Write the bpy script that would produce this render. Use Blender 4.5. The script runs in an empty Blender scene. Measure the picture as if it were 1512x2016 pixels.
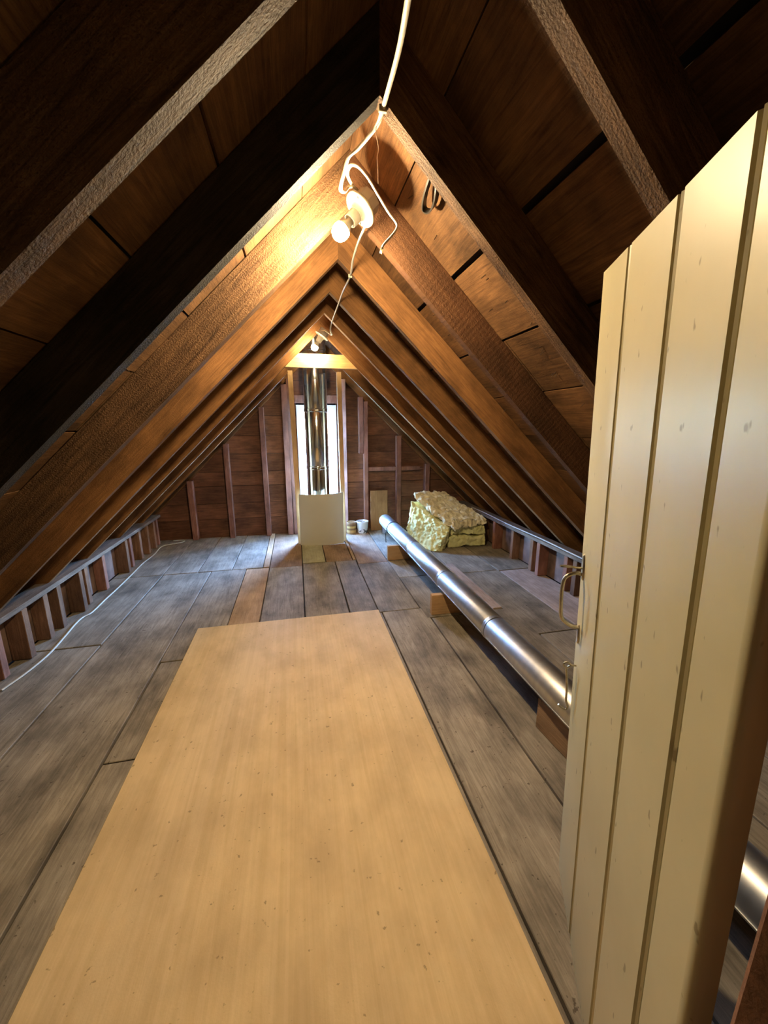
import bpy, bmesh, math, random
from mathutils import Vector, Matrix, noise
random.seed(7)
S = bpy.context.scene
COL = S.collection

# ------------------------------------------------------------------ camera
H_CAM = 1.325
YAW, PITCH = math.radians(12.64), math.radians(12.657)
F = Vector((math.sin(YAW)*math.cos(PITCH), math.cos(YAW)*math.cos(PITCH), -math.sin(PITCH)))
R_ = Vector((math.cos(YAW), -math.sin(YAW), 0))
U_ = R_.cross(F)
cd = bpy.data.cameras.new('camera')
cd.sensor_fit = 'VERTICAL'; cd.sensor_height = 36.0
cd.lens = 757.0/2016.0*36.0
cd.clip_start = 0.01
cam = bpy.data.objects.new('camera', cd); COL.objects.link(cam)
cam.matrix_world = Matrix(((R_.x, U_.x, -F.x, 0), (R_.y, U_.y, -F.y, 0), (R_.z, U_.z, -F.z, H_CAM), (0, 0, 0, 1)))
S.camera = cam

# ------------------------------------------------------------------ world, light, exposure
BULB = 420.0
BULB2 = 150.0
SKY = 6.2
w = bpy.data.worlds.new('sky'); S.world = w; w.use_nodes = True
nt = w.node_tree; nt.nodes.clear()
wo = nt.nodes.new('ShaderNodeOutputWorld'); bg = nt.nodes.new('ShaderNodeBackground')
sk = nt.nodes.new('ShaderNodeTexSky'); sk.sky_type = 'NISHITA'; sk.sun_disc = False
sk.sun_elevation = math.radians(50); sk.sun_rotation = math.radians(20); sk.air_density = 1.0; sk.dust_density = 0.2; sk.ozone_density = 3.0
bg.inputs[1].default_value = SKY
wb_ = nt.nodes.new('ShaderNodeMix'); wb_.data_type = 'RGBA'; wb_.blend_type = 'MULTIPLY'; wb_.inputs[0].default_value = 1.0
wb_.inputs[7].default_value = (0.66, 0.88, 1.15, 1)          # camera balanced towards the tungsten bulbs
nt.links.new(sk.outputs[0], wb_.inputs[6]); nt.links.new(wb_.outputs[2], bg.inputs[0]); nt.links.new(bg.outputs[0], wo.inputs[0])
pl = bpy.data.lights.new('window_portal', 'AREA'); pl.shape = 'RECTANGLE'; pl.size = 0.46; pl.size_y = 1.3
pl.cycles.is_portal = True
po = bpy.data.objects.new('window_portal', pl); COL.objects.link(po)
po.location = (0.25, 4.93, 0.90); po.rotation_euler = (math.radians(-90), 0, 0)
S.view_settings.view_transform = 'Standard'; S.view_settings.look = 'None'
S.view_settings.gamma = 1.0; S.view_settings.use_curve_mapping = False
S.view_settings.exposure = 2.75

# ------------------------------------------------------------------ material helpers
def nodes(name):
    m = bpy.data.materials.new(name); m.use_nodes = True
    n = m.node_tree.nodes; n.clear()
    out = n.new('ShaderNodeOutputMaterial'); b = n.new('ShaderNodeBsdfPrincipled')
    m.node_tree.links.new(b.outputs[0], out.inputs[0])
    return m, n, m.node_tree.links, b

def ramp(n, stops):
    r = n.new('ShaderNodeValToRGB'); e = r.color_ramp.elements
    e[0].position, e[0].color = stops[0][0], (*stops[0][1], 1)
    e[1].position, e[1].color = stops[-1][0], (*stops[-1][1], 1)
    for p, c in stops[1:-1]:
        x = e.new(p); x.color = (*c, 1)
    return r

def mixmul(n, l, a, b, fac=1.0):
    m = n.new('ShaderNodeMix'); m.data_type = 'RGBA'; m.blend_type = 'MULTIPLY'
    m.inputs[0].default_value = fac
    l.new(a, m.inputs[6]); l.new(b, m.inputs[7]); return m.outputs[2]

def wood(name, dark, light, axis=1, rough=0.8, bump=0.25, fine=0.25, tone=0.22, stain=0.5, saw=0.0,
         specks=0.0, gscale=1.9, along=0.85, spec=0.25, sth=0.70):
    m, n, l, b = nodes(name)
    tc = n.new('ShaderNodeTexCoord'); oi = n.new('ShaderNodeObjectInfo')
    mu = n.new('ShaderNodeMath'); mu.operation = 'MULTIPLY'; mu.inputs[1].default_value = 57.0
    l.new(oi.outputs['Random'], mu.inputs[0])
    ad = n.new('ShaderNodeVectorMath'); ad.operation = 'ADD'
    l.new(tc.outputs['Object'], ad.inputs[0]); l.new(mu.outputs[0], ad.inputs[1])
    mp = n.new('ShaderNodeMapping'); sc = [14.0*gscale]*3; sc[axis] = along*gscale
    mp.inputs['Scale'].default_value = sc; l.new(ad.outputs[0], mp.inputs['Vector'])
    n1 = n.new('ShaderNodeTexNoise'); n1.inputs['Scale'].default_value = 2.2; n1.inputs['Detail'].default_value = 9
    n1.inputs['Roughness'].default_value = 0.68; n1.inputs['Distortion'].default_value = 1.4
    l.new(mp.outputs[0], n1.inputs['Vector'])
    mid = tuple((d+q)/2 for d, q in zip(dark, light))
    r1 = ramp(n, [(0.30, dark), (0.5, mid), (0.70, light)]); l.new(n1.outputs['Fac'], r1.inputs[0])
    col = r1.outputs[0]
    mp2 = n.new('ShaderNodeMapping'); s2 = [3.6]*3; s2[axis] = 2.2; mp2.inputs['Scale'].default_value = s2
    l.new(ad.outputs[0], mp2.inputs['Vector'])
    n2 = n.new('ShaderNodeTexNoise'); n2.inputs['Scale'].default_value = 1.7; n2.inputs['Detail'].default_value = 8
    n2.inputs['Roughness'].default_value = 0.6
    l.new(mp2.outputs[0], n2.inputs['Vector'])
    v = 1-stain
    r2 = ramp(n, [(0.32, (v, v*0.98, v*0.95)), (0.62, (1.08, 1.08, 1.08))]); l.new(n2.outputs['Fac'], r2.inputs[0])
    col = mixmul(n, l, col, r2.outputs[0])
    if specks > 0:
        n3 = n.new('ShaderNodeTexNoise'); n3.inputs['Scale'].default_value = 55; n3.inputs['Detail'].default_value = 4
        l.new(ad.outputs[0], n3.inputs['Vector'])
        r3 = ramp(n, [(sth, (1, 1, 1)), (sth+0.04, (0.25, 0.2, 0.15))]); l.new(n3.outputs['Fac'], r3.inputs[0])
        col = mixmul(n, l, col, r3.outputs[0], specks)
    mr = n.new('ShaderNodeMapRange'); mr.inputs[3].default_value = 1-tone; mr.inputs[4].default_value = 1+tone
    l.new(oi.outputs['Random'], mr.inputs[0])
    hs = n.new('ShaderNodeHueSaturation'); l.new(mr.outputs[0], hs.inputs['Value']); l.new(col, hs.inputs['Color'])
    l.new(hs.outputs[0], b.inputs['Base Color'])
    b.inputs['Roughness'].default_value = rough; b.inputs['Specular IOR Level'].default_value = spec
    n4 = n.new('ShaderNodeTexNoise'); n4.inputs['Scale'].default_value = 190; n4.inputs['Detail'].default_value = 6
    l.new(ad.outputs[0], n4.inputs['Vector'])
    b1 = n.new('ShaderNodeBump'); b1.inputs['Strength'].default_value = fine; b1.inputs['Distance'].default_value = 0.006
    l.new(n4.outputs['Fac'], b1.inputs['Height'])
    b2 = n.new('ShaderNodeBump'); b2.inputs['Strength'].default_value = bump; b2.inputs['Distance'].default_value = 0.008
    l.new(n1.outputs['Fac'], b2.inputs['Height']); l.new(b1.outputs[0], b2.inputs['Normal'])
    last = b2.outputs[0]
    if saw > 0:
        wv = n.new('ShaderNodeTexWave'); wv.wave_type = 'BANDS'; wv.bands_direction = 'XYZ'[axis]
        wv.inputs['Scale'].default_value = 14; wv.inputs['Distortion'].default_value = 2.2
        wv.inputs['Detail'].default_value = 2; wv.inputs['Detail Scale'].default_value = 0.8
        l.new(tc.outputs['Object'], wv.inputs['Vector'])
        b3 = n.new('ShaderNodeBump'); b3.inputs['Strength'].default_value = saw; b3.inputs['Distance'].default_value = 0.006
        l.new(wv.outputs['Fac'], b3.inputs['Height']); l.new(last, b3.inputs['Normal']); last = b3.outputs[0]
    l.new(last, b.inputs['Normal'])
    return m

def plain(name, color, rough=0.6, metal=0.0, var=0.12, scale=12.0, bump=0.0, spec=0.4, stretch=None):
    m, n, l, b = nodes(name)
    tc = n.new('ShaderNodeTexCoord'); mp = n.new('ShaderNodeMapping')
    if stretch: mp.inputs['Scale'].default_value = stretch
    l.new(tc.outputs['Object'], mp.inputs['Vector'])
    t = n.new('ShaderNodeTexNoise'); t.inputs['Scale'].default_value = scale; t.inputs['Detail'].default_value = 5
    l.new(mp.outputs[0], t.inputs['Vector'])
    lo = tuple(max(0, c*(1-var)) for c in color); hi = tuple(min(1, c*(1+var)) for c in color)
    r = ramp(n, [(0.3, lo), (0.7, hi)]); l.new(t.outputs['Fac'], r.inputs[0])
    l.new(r.outputs[0], b.inputs['Base Color'])
    b.inputs['Roughness'].default_value = rough; b.inputs['Metallic'].default_value = metal
    b.inputs['Specular IOR Level'].default_value = spec
    if bump:
        bp = n.new('ShaderNodeBump'); bp.inputs['Strength'].default_value = bump; bp.inputs['Distance'].default_value = 0.01
        l.new(t.outputs['Fac'], bp.inputs['Height']); l.new(bp.outputs[0], b.inputs['Normal'])
    return m

def emit(name, color, strength):
    m = bpy.data.materials.new(name); m.use_nodes = True
    n = m.node_tree.nodes; n.clear()
    o = n.new('ShaderNodeOutputMaterial'); e = n.new('ShaderNodeEmission')
    e.inputs[0].default_value = (*color, 1); e.inputs[1].default_value = strength
    m.node_tree.links.new(e.outputs[0], o.inputs[0]); return m

WARM = (1.0, 0.77, 0.45)
M = {}
M['rafter'] = wood('old_rafter_wood', (0.150, 0.064, 0.021), (0.31, 0.146, 0.048), axis=0, fine=0.35, stain=0.5, tone=0.12)
M['rough'] = wood('rough_sawn_rafter_wood', (0.060, 0.028, 0.012), (0.24, 0.128, 0.056), axis=0, fine=1.0, bump=0.6, stain=0.55, saw=0.0, tone=0.08)
M['mossy_shaded'] = wood('mossy_shaded_rafter_wood', (0.012, 0.009, 0.006), (0.055, 0.040, 0.025), axis=0, fine=1.0, bump=0.6, stain=0.6, tone=0.0)  # mossy speckle, darkened further to put the underside's shade into the colour
M['sawn'] = wood('circular_sawn_rafter_wood', (0.085, 0.036, 0.016), (0.17, 0.078, 0.032), axis=0, fine=0.5, bump=0.3, stain=0.45, saw=0.10, tone=0.05)
M['roof'] = wood('roof_board_wood', (0.080, 0.036, 0.015), (0.23, 0.118, 0.048), axis=1, fine=0.35, stain=0.6, tone=0.2)
M['gable'] = wood('gable_board_wood', (0.115, 0.045, 0.026), (0.28, 0.125, 0.065), axis=0, fine=0.2, stain=0.55, tone=0.25, rough=0.6)
M['stud'] = wood('reddish_stud_wood', (0.20, 0.085, 0.055), (0.36, 0.165, 0.105), axis=2, fine=0.25, tone=0.15)
M['lit_stud'] = wood('lit_reddish_stud_wood', (0.42, 0.24, 0.20), (0.60, 0.38, 0.33), axis=2, fine=0.2, tone=0.05)  # reddish stud wood made paler, the light on it put into the colour
M['knee'] = wood('knee_wall_stud_wood', (0.14, 0.068, 0.036), (0.29, 0.155, 0.085), axis=2, tone=0.35)
M['plate'] = wood('dusty_plate_wood', (0.09, 0.062, 0.045), (0.24, 0.19, 0.155), axis=1, tone=0.1)
M['floor'] = wood('weathered_grey_floor_wood', (0.185, 0.153, 0.108), (0.385, 0.325, 0.240), axis=1, fine=0.12, bump=0.12, stain=0.55, tone=0.13, specks=0.75, spec=0.3, rough=0.7, sth=0.675)
M['floor_tan'] = wood('newer_tan_floor_wood', (0.34, 0.21, 0.11), (0.54, 0.37, 0.21), axis=1, fine=0.12, bump=0.12, stain=0.35, tone=0.06, specks=0.4)
M['floor_brown'] = wood('brown_floor_wood', (0.22, 0.135, 0.075), (0.38, 0.25, 0.15), axis=1, fine=0.12, bump=0.12, stain=0.45, tone=0.06, specks=0.6)
M['floor_green'] = wood('greenish_floor_wood', (0.30, 0.27, 0.16), (0.44, 0.41, 0.26), axis=1, fine=0.1, bump=0.1, stain=0.3, tone=0.03, specks=0.6)
M['floor_pink'] = wood('pinkish_floor_wood', (0.34, 0.25, 0.19), (0.52, 0.41, 0.34), axis=1, fine=0.1, bump=0.1, stain=0.35, tone=0.05, specks=0.6)
M['ply'] = wood('plywood_veneer', (0.62, 0.445, 0.22), (0.72, 0.535, 0.29), axis=1, fine=0.06, bump=0.05, stain=0.16, tone=0.0, specks=0.55, sth=0.683, gscale=1.0, along=0.35, spec=0.3, rough=0.62)
M['pine'] = wood('new_pine_wood', (0.52, 0.33, 0.15), (0.70, 0.48, 0.25), axis=2, fine=0.1, tone=0.05, stain=0.2)
M['pine_x'] = wood('collar_pine_wood', (0.48, 0.29, 0.11), (0.66, 0.43, 0.18), axis=0, fine=0.1, tone=0.05, stain=0.25)
M['block'] = wood('pine_block_wood', (0.46, 0.27, 0.12), (0.62, 0.40, 0.21), axis=0, fine=0.12, tone=0.1, stain=0.25)
M['brownboard'] = wood('aged_brown_board', (0.25, 0.125, 0.045), (0.40, 0.215, 0.085), axis=2, fine=0.1, tone=0.0, stain=0.3)
M['bounce_plaster'] = plain('pale_bounce_plaster', (0.30, 0.27, 0.225), 0.8, var=0.05)  # paleness chosen to bounce bulb light onto the door edge
M['skin'] = plain('dark_roof_felt', (0.012, 0.010, 0.009), 0.9, var=0.3)
M['under'] = plain('dark_subfloor', (0.02, 0.015, 0.012), 0.9, var=0.3)
M['kneeback'] = plain('mottled_plaster_backing', (0.16, 0.10, 0.075), 0.9, var=0.6, scale=6)
M['door'] = None
M['brass'] = plain('dull_painted_iron', (0.46, 0.42, 0.34), 0.34, metal=0.85, var=0.3, scale=60)
M['galv'] = plain('galvanised_steel', (0.60, 0.61, 0.62), 0.42, metal=1.0, var=0.10, scale=5, stretch=(6, 0.6, 6))
M['galv_dark'] = plain('galvanised_seam', (0.45, 0.46, 0.47), 0.4, metal=1.0, var=0.2)
M['steel'] = plain('polished_stainless', (0.74, 0.74, 0.73), 0.13, metal=1.0, var=0.05, scale=4)
M['panel'] = plain('beige_sheet', (0.62, 0.585, 0.455), 0.6, var=0.03, scale=3)
M['porcelain'] = plain('glazed_porcelain', (0.44, 0.42, 0.34), 0.16, var=0.03, spec=0.6)
M['box'] = plain('grey_junction_box', (0.42, 0.40, 0.36), 0.45, metal=0.3, var=0.1)
M['dark'] = plain('dark_slot', (0.015, 0.012, 0.01), 0.7)
M['cable'] = plain('white_cable_sheath', (0.52, 0.48, 0.37), 0.5, var=0.08, scale=30)
M['cable_grey'] = plain('dusty_grey_cable', (0.46, 0.44, 0.42), 0.6, var=0.15, scale=30)
M['copper'] = plain('bare_wire', (0.70, 0.62, 0.42), 0.35, metal=0.6)
M['string'] = plain('pale_string', (0.55, 0.38, 0.28), 0.8)
M['black'] = plain('black_rubber', (0.02, 0.019, 0.017), 0.35, var=0.3, spec=0.5)
M['nail'] = plain('rusty_nail', (0.10, 0.065, 0.045), 0.6, metal=0.5)
M['white'] = plain('white_window_paint', (0.72, 0.76, 0.78), 0.45, var=0.04)
M['ground'] = plain('pale_ground', (0.35, 0.38, 0.30), 0.9, var=0.3, scale=0.5)
M['bulb'] = emit('glowing_bulb', WARM, BULB)
M['bulb2'] = emit('glowing_bulb_far', WARM, BULB2)

def door_mat():
    m, n, l, b = nodes('cream_painted_board')
    tc = n.new('ShaderNodeTexCoord')
    t = n.new('ShaderNodeTexNoise'); t.inputs['Scale'].default_value = 3.0; t.inputs['Detail'].default_value = 5
    l.new(tc.outputs['Object'], t.inputs['Vector'])
    r = ramp(n, [(0.3, (0.40, 0.345, 0.195)), (0.7, (0.47, 0.41, 0.24))]); l.new(t.outputs['Fac'], r.inputs[0])
    mp = n.new('ShaderNodeMapping'); mp.inputs['Scale'].default_value = (60, 60, 28); l.new(tc.outputs['Object'], mp.inputs['Vector'])
    t2 = n.new('ShaderNodeTexNoise'); t2.inputs['Scale'].default_value = 1.0; t2.inputs['Detail'].default_value = 2
    l.new(mp.outputs[0], t2.inputs['Vector'])
    r2 = ramp(n, [(0.69, (1, 1, 1)), (0.735, (0.28, 0.22, 0.15))]); l.new(t2.outputs['Fac'], r2.inputs[0])
    c = mixmul(n, l, r.outputs[0], r2.outputs[0], 0.7)
    l.new(c, b.inputs['Base Color']); b.inputs['Roughness'].default_value = 0.38; b.inputs['Specular IOR Level'].default_value = 0.4
    t3 = n.new('ShaderNodeTexNoise'); t3.inputs['Scale'].default_value = 9; l.new(tc.outputs['Object'], t3.inputs['Vector'])
    bp = n.new('ShaderNodeBump'); bp.inputs['Strength'].default_value = 0.12; bp.inputs['Distance'].default_value = 0.01
    l.new(t3.outputs['Fac'], bp.inputs['Height']); l.new(bp.outputs[0], b.inputs['Normal'])
    return m
M['door'] = door_mat()

def fluff_mat(name, c1, c2):
    m, n, l, b = nodes(name)
    tc = n.new('ShaderNodeTexCoord')
    t = n.new('ShaderNodeTexNoise'); t.inputs['Scale'].default_value = 16; t.inputs['Detail'].default_value = 8
    t.inputs['Roughness'].default_value = 0.7
    l.new(tc.outputs['Object'], t.inputs['Vector'])
    r = ramp(n, [(0.32, c1), (0.62, c2)]); l.new(t.outputs['Fac'], r.inputs[0]); l.new(r.outputs[0], b.inputs['Base Color'])
    b.inputs['Roughness'].default_value = 0.95; b.inputs['Specular IOR Level'].default_value = 0.1
    b.inputs['Sheen Weight'].default_value = 0.2
    bp = n.new('ShaderNodeBump'); bp.inputs['Strength'].default_value = 0.45; bp.inputs['Distance'].default_value = 0.012
    l.new(t.outputs['Fac'], bp.inputs['Height']); l.new(bp.outputs[0], b.inputs['Normal'])
    return m
M['batt'] = fluff_mat('pale_yellow_glass_wool', (0.66, 0.62, 0.24), (0.88, 0.86, 0.44))
M['batt_top'] = fluff_mat('dusty_tan_glass_wool', (0.58, 0.47, 0.25), (0.88, 0.80, 0.54))

# ------------------------------------------------------------------ object helpers
WM = {}
def link(o, parent=None, mat4=None):
    COL.objects.link(o)
    mw = mat4 if mat4 is not None else Matrix.Identity(4)
    WM[o] = mw
    if parent is not None:
        o.parent = parent; o.matrix_basis = WM[parent].inverted() @ mw
    else:
        o.matrix_basis = mw
    return o

def mk(name, verts, faces, mat, parent=None, mat4=None, smooth=False, auto=None):
    me = bpy.data.meshes.new(name); me.from_pydata([tuple(v) for v in verts], [], faces)
    bm = bmesh.new(); bm.from_mesh(me); bmesh.ops.recalc_face_normals(bm, faces=bm.faces); bm.to_mesh(me); bm.free()
    me.materials.append(M[mat])
    if smooth:
        me.polygons.foreach_set('use_smooth', [True]*len(me.polygons))
        if auto: me.set_sharp_from_angle(angle=math.radians(auto))
    return link(bpy.data.objects.new(name, me), parent, mat4)

def from_bm(name, bm, mat, parent=None, mat4=None, smooth=False, auto=None):
    bmesh.ops.recalc_face_normals(bm, faces=bm.faces)
    me = bpy.data.meshes.new(name); bm.to_mesh(me); bm.free(); me.materials.append(M[mat])
    if smooth:
        me.polygons.foreach_set('use_smooth', [True]*len(me.polygons))
        if auto: me.set_sharp_from_angle(angle=math.radians(auto))
    return link(bpy.data.objects.new(name, me), parent, mat4)

def T(x, y, z): return Matrix.Translation((x, y, z))
BOXF = [(0, 1, 3, 2), (4, 6, 7, 5), (0, 4, 5, 1), (2, 3, 7, 6), (0, 2, 6, 4), (1, 5, 7, 3)]
def box(name, lo, hi, mat, parent=None, bev=0.0, rot=None, taper=None):
    """box between two world corners; its origin sits at its centre"""
    c = [(a+b)/2 for a, b in zip(lo, hi)]; h = [(b-a)/2 for a, b in zip(lo, hi)]
    bm = bmesh.new()
    vs = [bm.verts.new((sx*h[0], sy*h[1], sz*h[2])) for sx in (-1, 1) for sy in (-1, 1) for sz in (-1, 1)]
    if taper: taper(vs)
    for f in BOXF: bm.faces.new([vs[i] for i in f])
    if bev: bmesh.ops.bevel(bm, geom=list(bm.edges), offset=bev, segments=1, affect='EDGES')
    m4 = T(*c)
    if rot is not None: m4 = m4 @ rot
    return from_bm(name, bm, mat, parent, m4)

def empty(name, loc=(0, 0, 0), m4=None):
    o = bpy.data.objects.new(name, None); o.empty_display_size = 0.1
    return link(o, None, m4 if m4 is not None else T(*loc))

def tag(o, label, cat, group=None, kind=None):
    o['label'] = label; o['category'] = cat
    if group: o['group'] = group
    if kind: o['kind'] = kind
    return o

def spline(pts, n=8):
    P = [Vector(p) for p in pts]; P = [P[0]*2-P[1]] + P + [P[-1]*2-P[-2]]; out = []
    for i in range(1, len(P)-2):
        for k in range(n):
            t = k/n; a, b, c, d = P[i-1], P[i], P[i+1], P[i+2]
            out.append(0.5*((2*b)+(c-a)*t+(2*a-5*b+4*c-d)*t*t+(3*b-a-3*c+d)*t**3))
    out.append(P[-2]); return out

def tube(name, pts, ra, rb, mat, parent=None, seg=8, n=8, raw=False, m4=None, base=None):
    P = [Vector(p) for p in pts] if raw else spline(pts, n)
    c0 = base or P[0]
    if m4 is None: m4 = T(*c0); P = [p-Vector(c0) for p in P]
    verts, faces = [], []
    up = Vector((0, 0, 1)); prev = None
    for i, p in enumerate(P):
        t = (P[min(i+1, len(P)-1)]-P[max(i-1, 0)]).normalized()
        if prev is None:
            a = t.cross(up) if abs(t.z) < 0.9 else t.cross(Vector((1, 0, 0)))
        else:
            a = prev - t*prev.dot(t)
        a.normalize(); prev = a; b = t.cross(a)
        for k in range(seg):
            th = 2*math.pi*k/seg; verts.append(p + a*ra*math.cos(th) + b*rb*math.sin(th))
    L = len(P)
    for i in range(L-1):
        for k in range(seg):
            k2 = (k+1) % seg; faces.append((i*seg+k, i*seg+k2, (i+1)*seg+k2, (i+1)*seg+k))
    faces.append(tuple(range(seg))); faces.append(tuple((L-1)*seg+k for k in range(seg)))
    return mk(name, verts, faces, mat, parent, m4, smooth=True, auto=50)

def lathe(name, prof, mat, parent=None, m4=None, seg=32, auto=35, cap=True):
    """profile of (radius, height) pairs turned about local z"""
    verts, faces = [], []
    for r, z in prof:
        for k in range(seg):
            a = 2*math.pi*k/seg; verts.append((r*math.cos(a), r*math.sin(a), z))
    for i in range(len(prof)-1):
        for k in range(seg):
            k2 = (k+1) % seg; faces.append((i*seg+k, i*seg+k2, (i+1)*seg+k2, (i+1)*seg+k))
    if cap:
        faces.append(tuple(range(seg))); faces.append(tuple((len(prof)-1)*seg+k for k in range(seg)))
    return mk(name, verts, faces, mat, parent, m4, smooth=True, auto=auto)

def axis_matrix(o, zdir, hint=(0, 0, 1)):
    z = Vector(zdir).normalized(); h = Vector(hint)
    if abs(z.dot(h)) > 0.95: h = Vector((0, 1, 0))
    x = h.cross(z).normalized(); y = z.cross(x)
    return Matrix(((x.x, y.x, z.x, o[0]), (x.y, y.y, z.y, o[1]), (x.z, y.z, z.z, o[2]), (0, 0, 0, 1)))

# ================================================================== STRUCTURE
RX, ZA = 0.255, 2.165              # line under the rafters at the ridge
TL, TR = 0.985, 0.945              # left and right roof slopes
RD = 0.140                         # rafter depth
Y0, Y1 = -0.55, 4.86
BACK = 4.85

# ---- floor
fl = tag(box('floor', (-2.35, Y0, -0.12), (2.95, 5.0, -0.026), 'under'), 'weathered wide plank attic floor', 'floor', kind='structure')
def plank(x0, x1, y0, y1, mat='floor', dz=None):
    g = random.uniform(0.003, 0.0055)
    z = random.uniform(-0.003, 0.0) if dz is None else dz
    if x0 < -1.5: x0 = -1.655
    if x1 > 2.0: x1 = 2.155
    rz = random.uniform(-0.0006, 0.0006)
    box('floor_board', (x0+g, y0+g, -0.025+z), (x1-g, y1-g, z), mat, fl, bev=0.0025, rot=Matrix.Rotation(rz, 4, 'Z'))
YE = 4.845
# far left
for x0, x1 in ((-1.56, -1.245), (-1.245, -0.95), (-0.95, -0.65), (-0.65, -0.37)): plank(x0, x1, 3.65, YE)
plank(-0.37, -0.31, 3.64, YE, 'floor_tan', 0.004)
plank(-0.31, 0.0, 3.62, YE, 'floor_brown')
# middle left
plank(-1.56, -1.24, 2.48, 3.65); plank(-1.24, -0.827, Y0, 3.65); plank(-0.83, -0.52, 2.2, 3.65)
plank(-0.52, -0.31, 2.0, 3.63, 'floor_tan'); plank(-0.31, 0.0, 1.6, 3.62)
# middle
plank(0.0, 0.23, 3.67, 4.30, 'floor_green', 0.003); plank(0.0, 0.23, 4.30, YE, 'floor_brown')
plank(0.23, 0.50, 3.67, YE, 'floor_brown')
plank(0.50, 0.535, 3.67, YE, 'floor_tan', 0.003)
plank(0.0, 0.32, 1.7, 3.67, 'floor_brown' if False else 'floor'); plank(0.32, 0.53, 2.52, 3.67)
plank(0.535, 0.84, 3.55, YE, 'floor_brown'); plank(0.53, 0.84, 2.52, 3.55)
plank(0.84, 1.37, 3.12, YE) ; plank(0.84, 1.12, 2.36, 3.12); plank(1.12, 1.37, 2.36, 3.12)
plank(1.37, 1.79, 3.10, YE); plank(1.79, 2.06, 3.08, YE)
plank(1.36, 1.44, 2.38, 3.35, 'floor_pink', 0.006)
plank(1.44, 1.80, 2.0, 3.10); plank(1.80, 2.06, 2.05, 3.08, 'floor_pink')
# near
plank(-1.56, -1.24, 0.9, 2.48); plank(-1.56, -1.24, Y0, 0.9)
plank(-0.825, -0.52, 1.50, 2.2); plank(-0.825, -0.48, Y0, 1.50); plank(-0.52, -0.31, 1.5, 2.0); plank(-0.48, -0.15, Y0, 1.5)
plank(-0.31, -0.15, 1.5, 1.6); plank(-0.15, 0.32, Y0, 1.6); plank(0.0, 0.32, 1.6, 1.7); plank(0.32, 0.55, Y0, 2.52)
plank(0.55, 0.87, Y0, 2.52); plank(0.87, 1.18, Y0, 2.36); plank(1.18, 1.49, Y0, 2.38); plank(1.49, 1.82, Y0, 2.0); plank(1.82, 2.06, Y0, 2.05)
plank(-0.31, -0.15, Y0, Y0+0.01) if False else None

# ---- roof: dark felt skin, boards, rafters
def side(sgn):
    th = math.atan(TL if sgn < 0 else TR); c, s = math.cos(th), math.sin(th)
    x = Vector((sgn*c, 0, -s)); z = Vector((sgn*s, 0, c)); y = z.cross(x)
    return th, Matrix(((x.x, y.x, z.x, RX), (x.y, y.y, z.y, 0), (x.z, y.z, z.z, ZA), (0, 0, 0, 1))), (1 if y.y > 0 else -1)
SIDES = {-1: side(-1), 1: side(1)}

def ridge_prism(name, sgn, s1, t0, t1, y0, y1, mat, parent, s0=None, foot_plumb=False, warp=0.0):
    """sloping piece from the ridge (plumb cut) or from s0 down to s1, between heights t0 and t1 above the rafter underside"""
    th, m4, ys = SIDES[sgn]; tn = math.tan(th)
    a0 = -t0*tn if s0 is None else s0; a1 = -t1*tn if s0 is None else s0
    yc = (y0+y1)/2; sc = (a0+s1)/2
    mm = m4 @ T(sc, ys*yc, t0)
    nseg = 7 if warp else 1
    vs = []
    for i in range(nseg+1):
        f = i/nseg
        for (t, aa) in ((t0, a0), (t1, a1)):
            for y in (y0, y1):
                ss = aa+(s1-aa)*f
                j = (random.uniform(-warp, warp) if 0 < i < nseg else 0)
                k = (random.uniform(-warp, warp)*0.6 if 0 < i < nseg and t == t0 else 0)
                vs.append((ss-sc, ys*(y-yc)+j, t-t0+k))
    fs = []
    for i in range(nseg):
        a, b = i*4, i*4+4
        fs += [(a, a+1, b+1, b), (a+2, b+2, b+3, a+3), (a, b, b+2, a+2), (a+1, a+3, b+3, b+1)]
    fs += [(0, 2, 3, 1), (nseg*4, nseg*4+1, nseg*4+3, nseg*4+2)]
    return mk(name, vs, fs, mat, parent, mm)

thl, thr = SIDES[-1][0], SIDES[1][0]
B0, B1 = RD+0.001, RD+0.023
def skin_pts():
    def pt(sgn, s, t):
        return SIDES[sgn][1] @ Vector((s, 0, t))
    t0, t1 = B1+0.004, B1+0.05
    L0 = pt(-1, -t0*math.tan(thl), t0); L1 = pt(-1, 3.55, t0); L2 = pt(-1, 3.55, t1); Lr = pt(-1, -t1*math.tan(thl), t1)
    R1 = pt(1, 3.7, t0); R2 = pt(1, 3.7, t1)
    return [(L0.x, L0.z), (L1.x, L1.z), (L2.x, L2.z), (Lr.x, Lr.z+0.02), (R2.x, R2.z), (R1.x, R1.z)]
sp = skin_pts(); vs = [(x, Y0-0.05, z) for x, z in sp] + [(x, 5.0, z) for x, z in sp]
fs = [(0, 1, 2, 3), (0, 3, 4, 5), (6, 9, 8, 7), (6, 11, 10, 9)] + [(i, (i+1) % 6, (i+1) % 6+6, i+6) for i in range(6)]
ce = tag(mk('ceiling', vs, fs, 'skin'), 'pitched attic roof of rough boards on dark rafters', 'ceiling', kind='structure')

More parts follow.
